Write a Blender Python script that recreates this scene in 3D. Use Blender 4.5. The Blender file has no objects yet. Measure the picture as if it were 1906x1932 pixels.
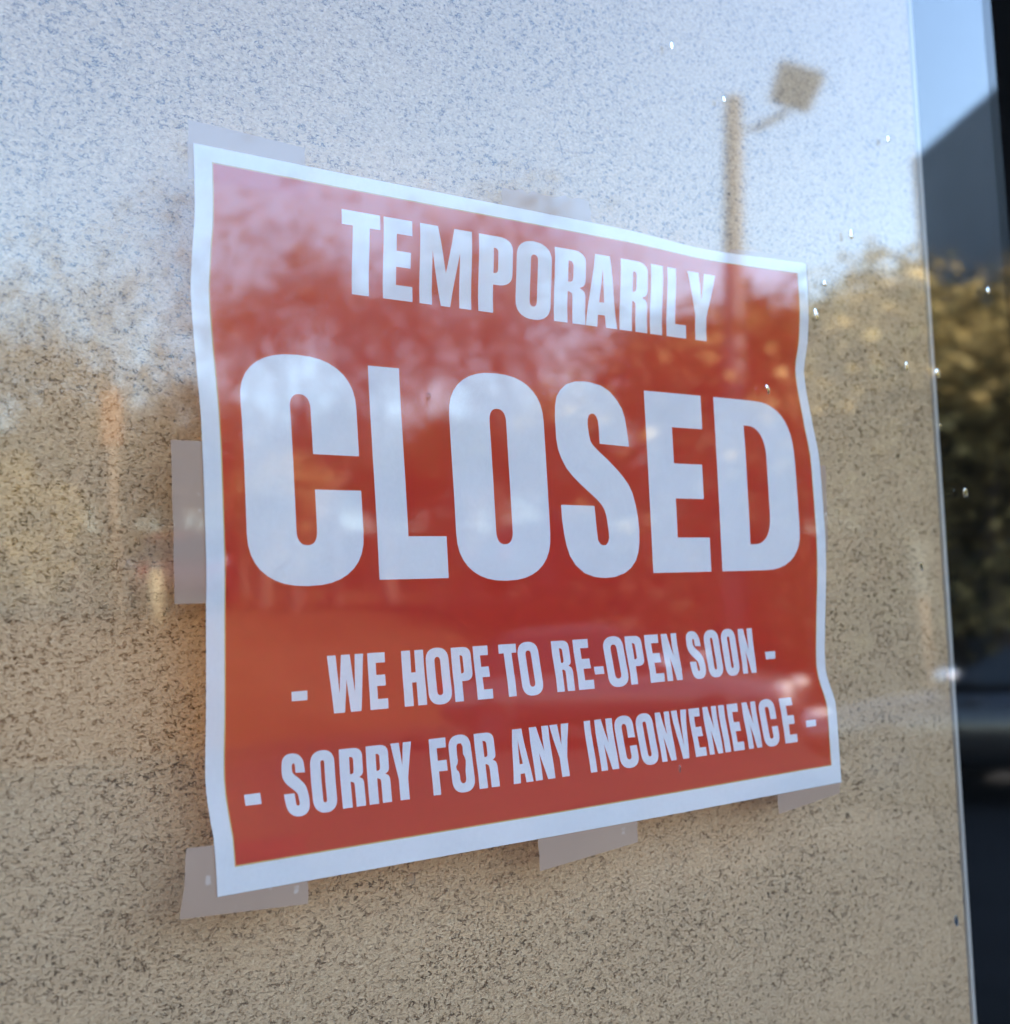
import bpy, bmesh, math, random
from mathutils import Vector, Matrix, noise
from mathutils.geometry import delaunay_2d_cdt

rnd = random.Random(7)
sc = bpy.context.scene
col = sc.collection
R = math.radians

# ------------------------------------------------------------------ camera, sky, sun, exposure
ZC = 1.534            # height of the middle of the sign
YS = 0.004            # the sign hangs this far behind the inner face of the glass
cam_d = bpy.data.cameras.new('camera')
cam = bpy.data.objects.new('camera', cam_d)
col.objects.link(cam)
sc.camera = cam
cr = Vector((.77886486, -.62527276, -.04902567))
cu = Vector((-.01055229, -.09121993, .99577486))
cf = Vector((.62710301, .77505671, .07764605))
CAM = Vector((-.31507911, -.35253975 + YS, -.03416484 + ZC))
cam.matrix_world = Matrix(((cr.x, cu.x, -cf.x, CAM.x), (cr.y, cu.y, -cf.y, CAM.y), (cr.z, cu.z, -cf.z, CAM.z), (0, 0, 0, 1)))
cam_d.sensor_fit = 'HORIZONTAL'
cam_d.sensor_width = 36
cam_d.lens = 48.218
cam_d.clip_start = .01
cam_d.clip_end = 3000
cam_d.dof.use_dof = True
cam_d.dof.focus_distance = .45
cam_d.dof.aperture_fstop = 13
FPX = 2552.88          # focal length for the 1906 x 1932 reading of the photograph

SUN_DIR = Vector((.42, .66, .60)).normalized()      # towards the sun: behind the shop, to its side
world = bpy.data.worlds.new('World')
sc.world = world
world.use_nodes = True
wt = world.node_tree
sky = wt.nodes.new('ShaderNodeTexSky')
sky.sky_type = 'NISHITA'
sky.sun_disc = False
sky.sun_elevation = math.asin(SUN_DIR.z)
sky.sun_rotation = math.atan2(SUN_DIR.x, SUN_DIR.y)
sky.air_density = 1.1
sky.dust_density = .25
sky.ozone_density = 1.15
bg = wt.nodes['Background']
bg.inputs['Strength'].default_value = .15
wt.links.new(sky.outputs[0], bg.inputs['Color'])

sun_d = bpy.data.lights.new('sun', 'SUN')
sun_d.energy = 4.8
sun_d.angle = R(.5)
sun_d.color = (1, .9, .76)
sun = bpy.data.objects.new('sun', sun_d)
col.objects.link(sun)
sun.rotation_euler = (-SUN_DIR).to_track_quat('-Z', 'Y').to_euler()
sun.location = SUN_DIR * 60

sc.view_settings.view_transform = 'Standard'
sc.view_settings.look = 'None'
sc.view_settings.gamma = 1
sc.view_settings.exposure = 2.93

# ------------------------------------------------------------------ helpers
def tag(o, label=None, cat=None, group=None, kind=None):
    if label: o['label'] = label
    if cat: o['category'] = cat
    if group: o['group'] = group
    if kind: o['kind'] = kind
    return o

def link(name, me, parent=None, loc=None):
    o = bpy.data.objects.new(name, me)
    col.objects.link(o)
    if loc is not None: o.location = loc
    if parent: o.parent = parent
    return o

def empty(name, loc, rz=0):
    o = link(name, None, loc=loc)
    o.empty_display_size = .1
    o.rotation_euler = (0, 0, rz)
    return o

class MB:
    """collects shapes, builds one mesh"""
    def __init__(s): s.v, s.f, s.m = [], [], []
    def add(s, vs, fs, mi=0):
        k = len(s.v)
        s.v += [tuple(p) for p in vs]
        s.f += [tuple(i + k for i in f) for f in fs]
        s.m += [mi] * len(fs)
    def box(s, x0, x1, y0, y1, z0, z1, mi=0):
        s.add([(x, y, z) for z in (z0, z1) for x, y in ((x0, y0), (x1, y0), (x1, y1), (x0, y1))],
              [(3, 2, 1, 0), (4, 5, 6, 7), (0, 1, 5, 4), (1, 2, 6, 5), (2, 3, 7, 6), (3, 0, 4, 7)], mi)
    def tube(s, pts, rads, n=6, mi=0, caps=True):
        rings = []
        for i, p in enumerate(pts):
            p = Vector(p)
            d = (Vector(pts[min(i + 1, len(pts) - 1)]) - Vector(pts[max(i - 1, 0)])).normalized()
            a = d.orthogonal().normalized() if abs(d.z) > .2 else Vector((0, 0, 1)).cross(d).normalized()
            if abs(d.z) > .2:
                a = Vector((1, 0, 0)) - d * d.x
                a.normalize()
            b = d.cross(a)
            rings.append([p + (a * math.cos(2 * math.pi * k / n) + b * math.sin(2 * math.pi * k / n)) * rads[i] for k in range(n)])
        vs = [q for r_ in rings for q in r_]
        fs = [(i * n + k, i * n + (k + 1) % n, (i + 1) * n + (k + 1) % n, (i + 1) * n + k) for i in range(len(pts) - 1) for k in range(n)]
        if caps:
            fs += [tuple(range(n - 1, -1, -1)), tuple((len(pts) - 1) * n + k for k in range(n))]
        s.add(vs, fs, mi)
    def mesh(s, name, mats, smooth=False):
        me = bpy.data.meshes.new(name)
        me.from_pydata(s.v, [], s.f)
        for m in (mats if isinstance(mats, (list, tuple)) else [mats]): me.materials.append(m)
        me.polygons.foreach_set('material_index', s.m)
        if smooth: me.polygons.foreach_set('use_smooth', [True] * len(s.f))
        me.update()
        return me
    def build(s, name, mats, parent=None, loc=None, smooth=False, bevel=0):
        o = link(name, s.mesh(name, mats, smooth), parent, loc)
        if bevel:
            b = o.modifiers.new('bevel', 'BEVEL')
            b.width = bevel; b.segments = 2; b.limit_method = 'ANGLE'
        return o

class NT:
    def __init__(s, name):
        s.mat = bpy.data.materials.new(name)
        s.mat.use_nodes = True
        s.t = s.mat.node_tree
        s.p = s.t.nodes['Principled BSDF']
        s.out = s.t.nodes['Material Output']
    def n(s, typ, **kw):
        x = s.t.nodes.new(typ)
        for k, v in kw.items():
            if k.startswith('i_'):
                key = k[2:].replace('_', ' ')
                x.inputs[int(key) if key.isdigit() else key].default_value = v
            else: setattr(x, k, v)
        return x
    def l(s, a, b): s.t.links.new(a, b)
    def math(s, op, a, b=None, c=None, clamp=False):
        x = s.n('ShaderNodeMath', operation=op, use_clamp=clamp)
        for i, q in enumerate((a, b, c)):
            if q is None: continue
            if hasattr(q, 'links'): s.l(q, x.inputs[i])
            else: x.inputs[i].default_value = q
        return x.outputs[0]
    def ramp(s, fac, stops):
        x = s.n('ShaderNodeValToRGB')
        e = x.color_ramp.elements
        while len(e) > 1: e.remove(e[-1])
        for i, (p, c) in enumerate(stops):
            q = e[0] if i == 0 else e.new(p)
            q.position = p
            q.color = (*c, 1) if len(c) == 3 else c
        s.l(fac, x.inputs[0])
        return x.outputs[0]
    def mix(s, fac, a, b, bt='MIX'):
        x = s.n('ShaderNodeMix', data_type='RGBA', blend_type=bt)
        for i, q in ((0, fac), (6, a), (7, b)):
            if hasattr(q, 'links'): s.l(q, x.inputs[i])
            else: x.inputs[i].default_value = (*q, 1) if isinstance(q, tuple) and len(q) == 3 else q
        return x.outputs[2]
    def noise(s, vec, scale, detail=2, rough=.5, dist=0):
        x = s.n('ShaderNodeTexNoise')
        x.inputs['Scale'].default_value = scale
        x.inputs['Detail'].default_value = detail
        x.inputs['Roughness'].default_value = rough
        x.inputs['Distortion'].default_value = dist
        if vec is not None: s.l(vec, x.inputs['Vector'])
        return x.outputs['Fac']
    def obj(s): return s.n('ShaderNodeTexCoord').outputs['Object']

def plain(name, c, rough=.6, metal=0, var=.12, scale=6, coat=0, spec=.5):
    """a paint or material of one colour with a little natural unevenness"""
    m = NT(name)
    f = m.noise(m.obj(), scale, 5, .6)
    a = tuple(q * (1 - var) for q in c); b = tuple(min(1, q * (1 + var)) for q in c)
    m.l(m.ramp(f, [(.3, a), (.7, b)]), m.p.inputs['Base Color'])
    m.l(m.ramp(f, [(.3, (rough * .85,) * 3), (.7, (min(1, rough * 1.15),) * 3)]), m.p.inputs['Roughness'])
    m.p.inputs['Metallic'].default_value = metal
    m.p.inputs['Coat Weight'].default_value = coat
    m.p.inputs['Specular IOR Level'].default_value = spec
    return m.mat

# ------------------------------------------------------------------ materials
def mat_glass():
    m = NT('window_glass')
    g = m.n('ShaderNodeNewGeometry')
    d = m.n('ShaderNodeVectorMath', operation='DOT_PRODUCT')
    m.l(g.outputs['Incoming'], d.inputs[0]); m.l(g.outputs['True Normal'], d.inputs[1])
    c = m.math('ABSOLUTE', d.outputs['Value'])
    # reflectance of one face of the sheet at this angle (the same from either side)
    n2 = 1.64 ** 2
    g_ = m.math('SQRT', m.math('SUBTRACT', n2, m.math('SUBTRACT', 1, m.math('MULTIPLY', c, c))))
    rs = m.math('POWER', m.math('DIVIDE', m.math('SUBTRACT', g_, c), m.math('ADD', g_, c)), 2)
    c2 = m.math('MULTIPLY', c, n2)
    rp = m.math('POWER', m.math('DIVIDE', m.math('ABSOLUTE', m.math('SUBTRACT', c2, g_)), m.math('ADD', c2, g_)), 2)
    fr = m.math('MULTIPLY', m.math('ADD', rs, rp), .5)
    tr = m.n('ShaderNodeBsdfTransparent'); tr.inputs[0].default_value = (.985, .982, .985, 1)
    gl = m.n('ShaderNodeBsdfGlossy'); gl.inputs['Roughness'].default_value = .034
    gl.inputs['Color'].default_value = (1, 1, 1, 1)
    mx = m.n('ShaderNodeMixShader')
    m.l(fr, mx.inputs[0]); m.l(tr.outputs[0], mx.inputs[1]); m.l(gl.outputs[0], mx.inputs[2])
    m.l(mx.outputs[0], m.out.inputs['Surface'])
    return m.mat

def mat_stone():
    m = NT('pitted_stone')
    o = m.obj()
    mp = m.n('ShaderNodeMapping'); mp.inputs['Scale'].default_value = (1, 1, 1.45); m.l(o, mp.inputs[0])
    v0 = mp.outputs[0]
    # wandering of the lookup so that pits come out as little bent cracks
    wn = m.n('ShaderNodeTexNoise'); wn.inputs['Scale'].default_value = 260; wn.inputs['Detail'].default_value = 2
    m.l(v0, wn.inputs['Vector'])
    sub = m.n('ShaderNodeVectorMath', operation='SUBTRACT'); m.l(wn.outputs['Color'], sub.inputs[0]); sub.inputs[1].default_value = (.5, .5, .5)
    scl = m.n('ShaderNodeVectorMath', operation='SCALE'); m.l(sub.outputs[0], scl.inputs[0]); scl.inputs['Scale'].default_value = .004
    add = m.n('ShaderNodeVectorMath', operation='ADD'); m.l(v0, add.inputs[0]); m.l(scl.outputs[0], add.inputs[1])
    v = add.outputs[0]
    def cracks(scale, ms, t0, t1, w):
        ve = m.n('ShaderNodeTexVoronoi', feature='DISTANCE_TO_EDGE'); ve.inputs['Scale'].default_value = scale; m.l(v, ve.inputs['Vector'])
        e = m.ramp(ve.outputs['Distance'], [(0, (1, 1, 1)), (w * .35, (.8,) * 3), (w, (0, 0, 0))])
        k = m.ramp(m.noise(v0, ms, 3, .6), [(t0, (0, 0, 0)), (t1, (1, 1, 1))])
        return m.math('MULTIPLY', e, k)
    patch = m.ramp(m.noise(v0, 17, 4, .65), [(.32, (.42,) * 3), (.68, (.98,) * 3)])
    coarse = cracks(640, 470, .545, .66, .20)
    fine = m.math('MULTIPLY', cracks(1000, 800, .53, .66, .27), .55)
    pit = m.math('MULTIPLY', m.math('MAXIMUM', coarse, fine), patch)
    big = m.ramp(m.noise(v, 120, 3, .6), [(.715, (0, 0, 0)), (.77, (1, 1, 1))])
    pit = m.math('MAXIMUM', pit, m.math('MULTIPLY', big, .8))
    grain = m.noise(v0, 640, 3, .65)
    blotch = m.noise(o, 9, 4, .6)
    base = m.ramp(grain, [(.26, (.52, .322, .166)), (.5, (.645, .412, .224)), (.74, (.785, .54, .325))])
    base = m.mix(m.ramp(blotch, [(.35, (0, 0, 0)), (.68, (.5,) * 3)]), base, (.56, .38, .225))
    colr = m.mix(m.ramp(pit, [(0, (0, 0, 0)), (.35, (.55,) * 3), (1, (1, 1, 1))]), base, m.ramp(pit, [(.25, (.27, .135, .055)), (.75, (.055, .027, .012))]))  # brown stain at the pit rims; the dark middles are painted-in shade
    m.l(colr, m.p.inputs['Base Color'])
    m.p.inputs['Roughness'].default_value = .85
    m.p.inputs['Specular IOR Level'].default_value = .2
    h = m.math('SUBTRACT', m.math('MULTIPLY', grain, .6), pit)
    b = m.n('ShaderNodeBump'); b.inputs['Strength'].default_value = 1; b.inputs['Distance'].default_value = .0011
    m.l(h, b.inputs['Height']); m.l(b.outputs[0], m.p.inputs['Normal'])
    return m.mat

def mat_paper(name, c, trans, tc):
    """printed copy paper: a diffuse face that lets some light through to its back"""
    m = NT(name)
    f = m.noise(m.obj(), 700, 3, .6)
    f2 = m.noise(m.obj(), 22, 4, .6)
    a = tuple(q * .95 for q in c); b = tuple(min(1, q * 1.04) for q in c)
    cc = m.ramp(m.math('MULTIPLY_ADD', f, .5, m.math('MULTIPLY', f2, .5)), [(.35, a), (.65, b)])
    d = m.n('ShaderNodeBsdfDiffuse'); m.l(cc, d.inputs[0])
    t = m.n('ShaderNodeBsdfTranslucent'); t.inputs[0].default_value = (*tc, 1)
    mx = m.n('ShaderNodeMixShader'); mx.inputs[0].default_value = trans
    m.l(d.outputs[0], mx.inputs[1]); m.l(t.outputs[0], mx.inputs[2])
    m.l(mx.outputs[0], m.out.inputs['Surface'])
    return m.mat

def mat_tape():
    m = NT('frosted_tape')
    f = m.noise(m.obj(), 160, 2, .5)
    bub = m.ramp(f, [(.70, (0, 0, 0)), (.74, (1, 1, 1))])
    m.l(m.mix(bub, (.45, .285, .195), (.60, .46, .37)), m.p.inputs['Base Color'])
    m.p.inputs['Roughness'].default_value = .55
    m.p.inputs['Alpha'].default_value = .86
    return m.mat

def mat_ground(name, stops, scale, bump=.02, rough=.9, spec=.04):
    m = NT(name)
    m.p.inputs['Specular IOR Level'].default_value = spec
    o = m.obj()
    f = m.noise(o, scale, 8, .65)
    g = m.noise(o, scale * 23, 4, .6)
    k = m.math('MULTIPLY_ADD', g, .4, m.math('MULTIPLY', f, .6))
    m.l(m.ramp(k, stops), m.p.inputs['Base Color'])
    m.p.inputs['Roughness'].default_value = rough
    b = m.n('ShaderNodeBump'); b.inputs['Distance'].default_value = bump; b.inputs['Strength'].default_value = .7
    m.l(k, b.inputs['Height']); m.l(b.outputs[0], m.p.inputs['Normal'])
    return m.mat

def mat_leaf(name, a, b):
    m = NT(name)
    f = m.n('ShaderNodeNewGeometry').outputs['Random Per Island']
    cc = m.ramp(f, [(0, a), (.65, tuple(.6 * p + .4 * q for p, q in zip(a, b))), (.85, b), (1, tuple(min(1, q * 1.7 + .03) for q in b))])
    d = m.n('ShaderNodeBsdfDiffuse'); m.l(cc, d.inputs[0])
    t = m.n('ShaderNodeBsdfTranslucent'); m.l(cc, t.inputs[0])
    mx = m.n('ShaderNodeMixShader'); mx.inputs[0].default_value = .25
    m.l(d.outputs[0], mx.inputs[1]); m.l(t.outputs[0], mx.inputs[2]); m.l(mx.outputs[0], m.out.inputs['Surface'])
    return m.mat

def mat_brick():
    m = NT('brown_brick')
    mp = m.n('ShaderNodeMapping'); mp.inputs['Rotation'].default_value = (R(90), 0, 0); m.l(m.obj(), mp.inputs[0])
    bt = m.n('ShaderNodeTexBrick'); bt.inputs['Scale'].default_value = 4.4
    bt.inputs['Color1'].default_value = (.26, .12, .07, 1); bt.inputs['Color2'].default_value = (.34, .17, .10, 1)
    bt.inputs['Mortar'].default_value = (.42, .38, .33, 1); bt.inputs['Mortar Size'].default_value = .02
    m.l(mp.outputs[0], bt.inputs['Vector'])
    m.l(m.mix(.25, bt.outputs['Color'], m.ramp(m.noise(m.obj(), 3, 5), [(.3, (.12, .07, .05)), (.7, (.45, .3, .2))])), m.p.inputs['Base Color'])
    m.p.inputs['Roughness'].default_value = .9
    return m.mat

def mat_siding():
    m = NT('slate_blue_siding')
    w = m.n('ShaderNodeTexWave', wave_type='BANDS', bands_direction='X'); w.inputs['Scale'].default_value = 1.6; w.inputs['Distortion'].default_value = 0
    m.l(m.obj(), w.inputs['Vector'])
    c = m.mix(m.ramp(m.noise(m.obj(), 1.3, 5), [(.3, (0, 0, 0)), (.7, (1, 1, 1))]), (.05, .065, .085), (.075, .09, .115))
    m.l(c, m.p.inputs['Base Color'])
    m.p.inputs['Roughness'].default_value = .5
    b = m.n('ShaderNodeBump'); b.inputs['Distance'].default_value = .04; m.l(w.outputs['Fac'], b.inputs['Height']); m.l(b.outputs[0], m.p.inputs['Normal'])
    return m.mat

def mat_water():
    m = NT('rain_water')
    m.p.inputs['Base Color'].default_value = (1, 1, 1, 1)
    m.p.inputs['Transmission Weight'].default_value = 1
    m.p.inputs['Roughness'].default_value = 0
    m.p.inputs['IOR'].default_value = 1.33
    return m.mat

M = dict(
    glass=mat_glass(), stone=mat_stone(),
    paper=mat_paper('white_paper', (.94, .93, .915), .30, (.9, .58, .28)),
    ink=mat_paper('red_ink', (.96, .036, .058), .63, (1, .44, .06)),
    fringe=mat_paper('ink_fringe', (.74, .50, .18), .16, (.8, .5, .1)),
    tape=mat_tape(), water=mat_water(),
    black=plain('black_aluminium', (.008, .008, .009), .5, .0, spec=.05), trim=plain('pale_trim', (.46, .40, .34), .5),
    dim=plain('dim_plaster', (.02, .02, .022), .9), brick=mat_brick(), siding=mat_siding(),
    concrete=mat_ground('concrete', [(.3, (.12, .115, .11)), (.7, (.19, .185, .175))], 3, .004),
    asphalt=mat_ground('asphalt', [(.3, (.015, .015, .015)), (.7, (.036, .035, .034))], 2, .006),
    paint=plain('road_paint', (.75, .74, .70), .7),
    leaves=mat_ground('leaf_litter', [(.30, (.028, .016, .008)), (.5, (.055, .031, .015)), (.7, (.085, .055, .028))], .45, .06),
    bark=plain('grey_brown_bark', (.10, .075, .055), .9, var=.3, scale=3),
    olive=mat_leaf('olive_leaves', (.13, .10, .04), (.50, .37, .15)), brown=mat_leaf('brown_leaves', (.09, .062, .036), (.22, .15, .08)),
    green=mat_leaf('dark_green_leaves', (.025, .04, .014), (.15, .15, .05)),
    pole=plain('weathered_pole', (.125, .118, .112), .85, var=.2), lampgrey=plain('lamp_grey', (.22, .22, .22), .5),
    lens=plain('lamp_lens', (.5, .5, .48), .2), roof=plain('roof_gravel', (.2, .19, .18), .95),
    grey_paint=plain('grey_paint', (.085, .085, .087), .3, .3, .03, coat=1), red=plain('red_paint', (.17, .015, .015), .4, 0, .05, coat=.3),
    darkcar=plain('charcoal_paint', (.02, .02, .021), .3, 0, .05, coat=1), white=plain('white_paint', (.75, .75, .73), .35, 0, .03, coat=1),
    chrome=plain('chrome', (.8, .79, .77), .13, 1, .02), tint=plain('tinted_car_glass', (.012, .015, .017), .03), rubber=plain('tyre_rubber', (.02, .02, .02), .85),
    rim=plain('dark_alloy_rim', (.10, .10, .105), .4, .6), lamp=plain('clear_lamp', (.88, .88, .85), .25), tail=plain('red_lamp', (.45, .012, .01), .12),
    cream=plain('cream_paint', (.36, .29, .17), .7), amber=plain('sunlit_amber', (.27, .12, .035), .7), timber=plain('timber', (.30, .19, .10), .85, var=.25, scale=9),
)

# ------------------------------------------------------------------ large structure: ground
def gz(x, y):
    """height of the land: flat lot, leafy bank, upper road, wooded slope"""
    def sm(a, b, t):
        t = min(1, max(0, (t - a) / (b - a)))
        return t * t * (3 - 2 * t)
    d = -y
    z = -.13 + 2.0 * sm(15.5, 22, d) + 4.6 * sm(31, 62, d)
    if d > 15.5: z += .18 * noise.noise(Vector((x * .3, y * .3, 0))) * sm(15.5, 19, d) * (1 - sm(22, 23, d) + sm(30, 34, d))
    return z

def sheet(name, xs, ys, mat, zf):
    m = MB()
    nx, ny = len(xs), len(ys)
    m.add([(x, y, zf(x, y)) for y in ys for x in xs], [(j * nx + i, j * nx + i + 1, (j + 1) * nx + i + 1, (j + 1) * nx + i) for j in range(ny - 1) for i in range(nx - 1)])
    return tag(m.build(name, mat, smooth=True), kind='structure')
xs = [-900, -300, -120] + [-60 + 3 * i for i in range(41)] + [120, 300, 900]
ys = [-900, -300, -120] + [-80 + 1.6 * i for i in range(41)] + [-15.2]
sheet('hillside', xs, ys, M['leaves'], gz)
sheet('ground', [-900, -60, 60, 900], [-15.2, -1.9], M['asphalt'], lambda x, y: -.13)
sheet('field', [-900, -60, 60, 900], [-1.9, 40, 900], M['asphalt'], lambda x, y: -.135)
m = MB(); m.box(-30, 40, -2.0, -.12, -.3, 0)
tag(m.build('pavement', M['concrete'], bevel=.012), kind='structure')
m = MB(); m.box(-30, 40, -15.5, -15.3, -.3, .02)
tag(m.build('kerb', M['asphalt'], bevel=.012), kind='structure')
sheet('upper_road', [-60, -20, 20, 60], [-30, -23.2], M['asphalt'], lambda x, y: gz(0, -26.5) + .05)
# ------------------------------------------------------------------ the shop whose window this is (keeps the window in shade)
WX0, WX1, WZ0, WZ1 = -1.30, .324, .42, 2.62       # clear opening of the glazed bay
shop = empty('shop_building', (0, 0, 0))
tag(shop, 'brick shop building around the glazed bay with the sign', 'shop')
m = MB()
F = .05
m.box(-14, WX0 - .05, 0, .25, -.2, 4.3)
m.box(WX1 + .07, 16, 0, .25, -.2, 4.3)
m.box(WX0 - .05, WX1 + .07, 0, .25, WZ1 + .05, 4.3)
m.box(WX0 - .05, WX1 + .07, 0, .25, -.2, WZ0 - .05)
m.box(-14, -13.75, .25, 9, -.2, 4.3)
m.box(15.75, 16, .25, 9, -.2, 4.3)
m.box(-14, 16, 9, 9.25, -.2, 4.3)
m.build('wall', M['brick'], shop)
m = MB(); m.box(-1.10, -.92, -.82, -.032, -.2, 2.855)  # unseen brick block, added to shade the left side of the slab
m.build('added_shade_pier', M['brick'], shop)
m = MB(); m.box(-14.2, 16.2, -.25, 9.4, 4.3, 4.6)
m.build('roof', M['roof'], shop)
m = MB(); m.box(-6, 6, -1.12, -.001, 2.86, 3.02)  # unseen overhang, added to cut the sky light reaching the window
m.build('added_shade_canopy', M['dim'], shop)
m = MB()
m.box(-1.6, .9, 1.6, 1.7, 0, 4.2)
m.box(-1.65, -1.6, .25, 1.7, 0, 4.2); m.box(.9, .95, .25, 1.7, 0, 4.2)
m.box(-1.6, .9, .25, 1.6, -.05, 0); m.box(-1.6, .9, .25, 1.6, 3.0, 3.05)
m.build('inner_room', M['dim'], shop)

win = empty('shop_window', (0, 0, WZ0))
tag(win, 'large glass shop window in a black metal frame in front of sign and stone', 'window')
win.location = (0, 0, 0)
m = MB()
m.box(WX0, WX1 + .055, -.0025, 0, WZ0, WZ1)
m.build('glass_pane', M['glass'], win)
m = MB()
m.box(WX0 - .05, WX0 + .012, -.03, -.003, WZ0 - .05, WZ1 + .05); m.box(WX0 - .05, WX0 - .001, -.003, .09, WZ0 - .05, WZ1 + .05)
m.box(WX0 + .012, WX1, -.03, -.003, WZ1 - .012, WZ1 + .05); m.box(WX0 + .012, WX1, -.03, -.003, WZ0 - .05, WZ0 + .012)
m.build('frame', M['black'], win)
m = MB()
m.box(WX1, WX1 + .07, -.022, -.003, WZ0 - .05, WZ1 + .05)
m.box(WX1, WX1 + .07, .0008, .09, WZ0 - .05, WZ1 + .05)
m.box(WX1 + .056, WX1 + .07, -.0029, .0007, WZ0 - .05, WZ1 + .05)
m.build('mullion', M['black'], win)

# stone slab standing behind the glass: its free edge leans about a degree
PY = .031
def pedge(z): return .2652 + (z - ZC - .0164) * (.2835 - .2740) / .5144
slab = empty('stone_slab', (-1.25, PY + .02, WZ0))
tag(slab, 'pitted beige stone slab standing behind the glass, filling most of the window', 'stone slab')
m = MB()
zs = [WZ0 + .01, 1.2, 1.9, WZ1 - .01]
vs = []
for z in zs:
    e = pedge(z)
    vs += [(-1.28, PY, z), (e - .0012, PY, z), (e - .0012, PY + .03, z), (-1.28, PY + .03, z)]
fs = [(0, 1, 2, 3)]
for i in range(len(zs) - 1):
    for k in range(4): fs.append((i * 4 + k, i * 4 + (k + 1) % 4, i * 4 + 4 + (k + 1) % 4, i * 4 + 4 + k))
fs.append((15, 14, 13, 12))
m.add([Vector(p) - slab.location for p in vs], fs)
m.build('slab', M['stone'], slab)
m = MB(); vs = []
for z in zs:
    e = pedge(z)
    vs += [(e - .0004, PY - .0012, z), (e + .0022, PY - .0012, z), (e + .0022, PY + .031, z), (e - .0004, PY + .031, z)]
m.add([Vector(p) - slab.location for p in vs], fs)
m.build('edge_trim', M['trim'], slab, bevel=.0004)

# ------------------------------------------------------------------ the sign
W2, H2 = .1397, .10795
def spl(prof, t):
    """smooth curve through a list of (position, value)"""
    n = len(prof)
    if t <= prof[0][0]: return prof[0][1]
    if t >= prof[-1][0]: return prof[-1][1]
    def slope(i):
        if i in (0, n - 1): return 0
        a = (prof[i][1] - prof[i - 1][1]) / (prof[i][0] - prof[i - 1][0]); b = (prof[i + 1][1] - prof[i][1]) / (prof[i + 1][0] - prof[i][0])
        return 0 if a * b <= 0 else 2 * a * b / (a + b)
    for i in range(n - 1):
        if t <= prof[i + 1][0]:
            h = prof[i + 1][0] - prof[i][0]; s = (t - prof[i][0]) / h
            return ((1 + 2 * s) * (1 - s) ** 2 * prof[i][1] + s * (1 - s) ** 2 * h * slope(i)
                    + s * s * (3 - 2 * s) * prof[i + 1][1] + s * s * (s - 1) * h * slope(i + 1))
PROF = [
    (0.00, [(0, 0), (.08, .3), (.16, 3.6), (.2, 4.8), (.25, 4), (.31, 2.4), (.38, .7), (.45, .3), (.55, .3), (.64, 1.6), (.76, 3.4), (.855, 5.2), (.9, 3.2), (.93, 1), (1, 0)]),
    (0.20, [(0, .8), (.055, .6), (.176, 2.9), (.28, 2.8), (.595, 1.2), (.7, 2.2), (.78, 1.6), (.83, 2.4), (.91, 1.4), (1, -.6)]),
    (0.45, [(0, 1), (.055, .7), (.176, 3.1), (.28, 2.4), (.595, 1.6), (.7, 3), (.78, .9), (.83, 2.2), (.91, -.2), (1, -1.5)]),
    (0.62, [(0, 1.2), (.055, .7), (.176, 3.3), (.28, 1.6), (.595, 2), (.7, 3.2), (.78, .9), (.83, 2.4), (.91, -.2), (1, -1.7)]),
    (0.80, [(0, 5.5), (.055, 1.6), (.176, 3.8), (.28, 1.5), (.595, 2.2), (.7, 3), (.78, 1.4), (.83, 2.6), (.91, .2), (1, -.8)]),
    (1.00, [(0, .3), (.08, .4), (.15, 1.9), (.21, 5), (.31, 2.5), (.39, 0), (.53, -.3), (.59, .3), (.7, 2.8), (.78, 4.2), (.8, 3.6), (.86, 0), (1, 0)]),
]
def depth(x, y):
    """how far (m) the buckled paper stands behind its plane at sign coordinates x, y"""
    u = min(1, max(0, (x + W2) / (2 * W2))); v = min(1, max(0, (H2 - y) / (2 * H2)))
    return spl([(uu, spl(p, v)) for uu, p in PROF], u) * .001
CX, CY, CD = -.31508, -.03416, .35254
def unshift(x, y):
    """where on the paper a mark lies that shows at x, y of the flat sign plane"""
    tx, ty = x, y
    for _ in range(6):
        d = depth(tx, ty)
        tx = x + (x - CX) * d / CD; ty = y + (y - CY) * d / CD
    return tx, ty

# --- letter outlines: each glyph(w, h, s, t) -> list of loops, first the outline, then the holes
def arc(cx, cy, rx, ry, a0, a1, n=9, p=1.0):
    out = []
    for i in range(n + 1):
        a = R(a0 + (a1 - a0) * i / n)
        c, s_ = math.cos(a), math.sin(a)
        e = 2 / (2 + p * .35)
        out.append((cx + rx * math.copysign(abs(c) ** e, c), cy + ry * math.copysign(abs(s_) ** e, s_)))
    return out
def rrect(x0, x1, y0, y1, rx, ry, p=1):
    return (arc(x1 - rx, y1 - ry, rx, ry, 0, 90, p=p) + arc(x0 + rx, y1 - ry, rx, ry, 90, 180, p=p)
            + arc(x0 + rx, y0 + ry, rx, ry, 180, 270, p=p) + arc(x1 - rx, y0 + ry, rx, ry, 270, 360, p=p))
def g_O(w, h, s, t):
    o = .02 * h
    return [rrect(0, w, -o, h + o, w * .5, h * .235), rrect(s, w - s, t - .0 * h, h - t, (w - 2 * s) * .5, (w - 2 * s) * .62)]
def g_O_worn(w, h, s, t):
    o = .02 * h
    pts = [(.42, .86), (.36, .82), (.34, .66), (.345, .60), (.36, .56), (.31, .50), (.24, .46), (.25, .40), (.33, .36), (.36, .31), (.36, .2), (.42, .15), (.5, .14),
           (.58, .16), (.62, .21), (.63, .36), (.67, .46), (.70, .55), (.66, .62), (.61, .66), (.63, .8), (.57, .86)]
    return [rrect(0, w, -o, h + o, w * .5, h * .235), [(a * w, b * h) for a, b in reversed(pts)]]
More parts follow.
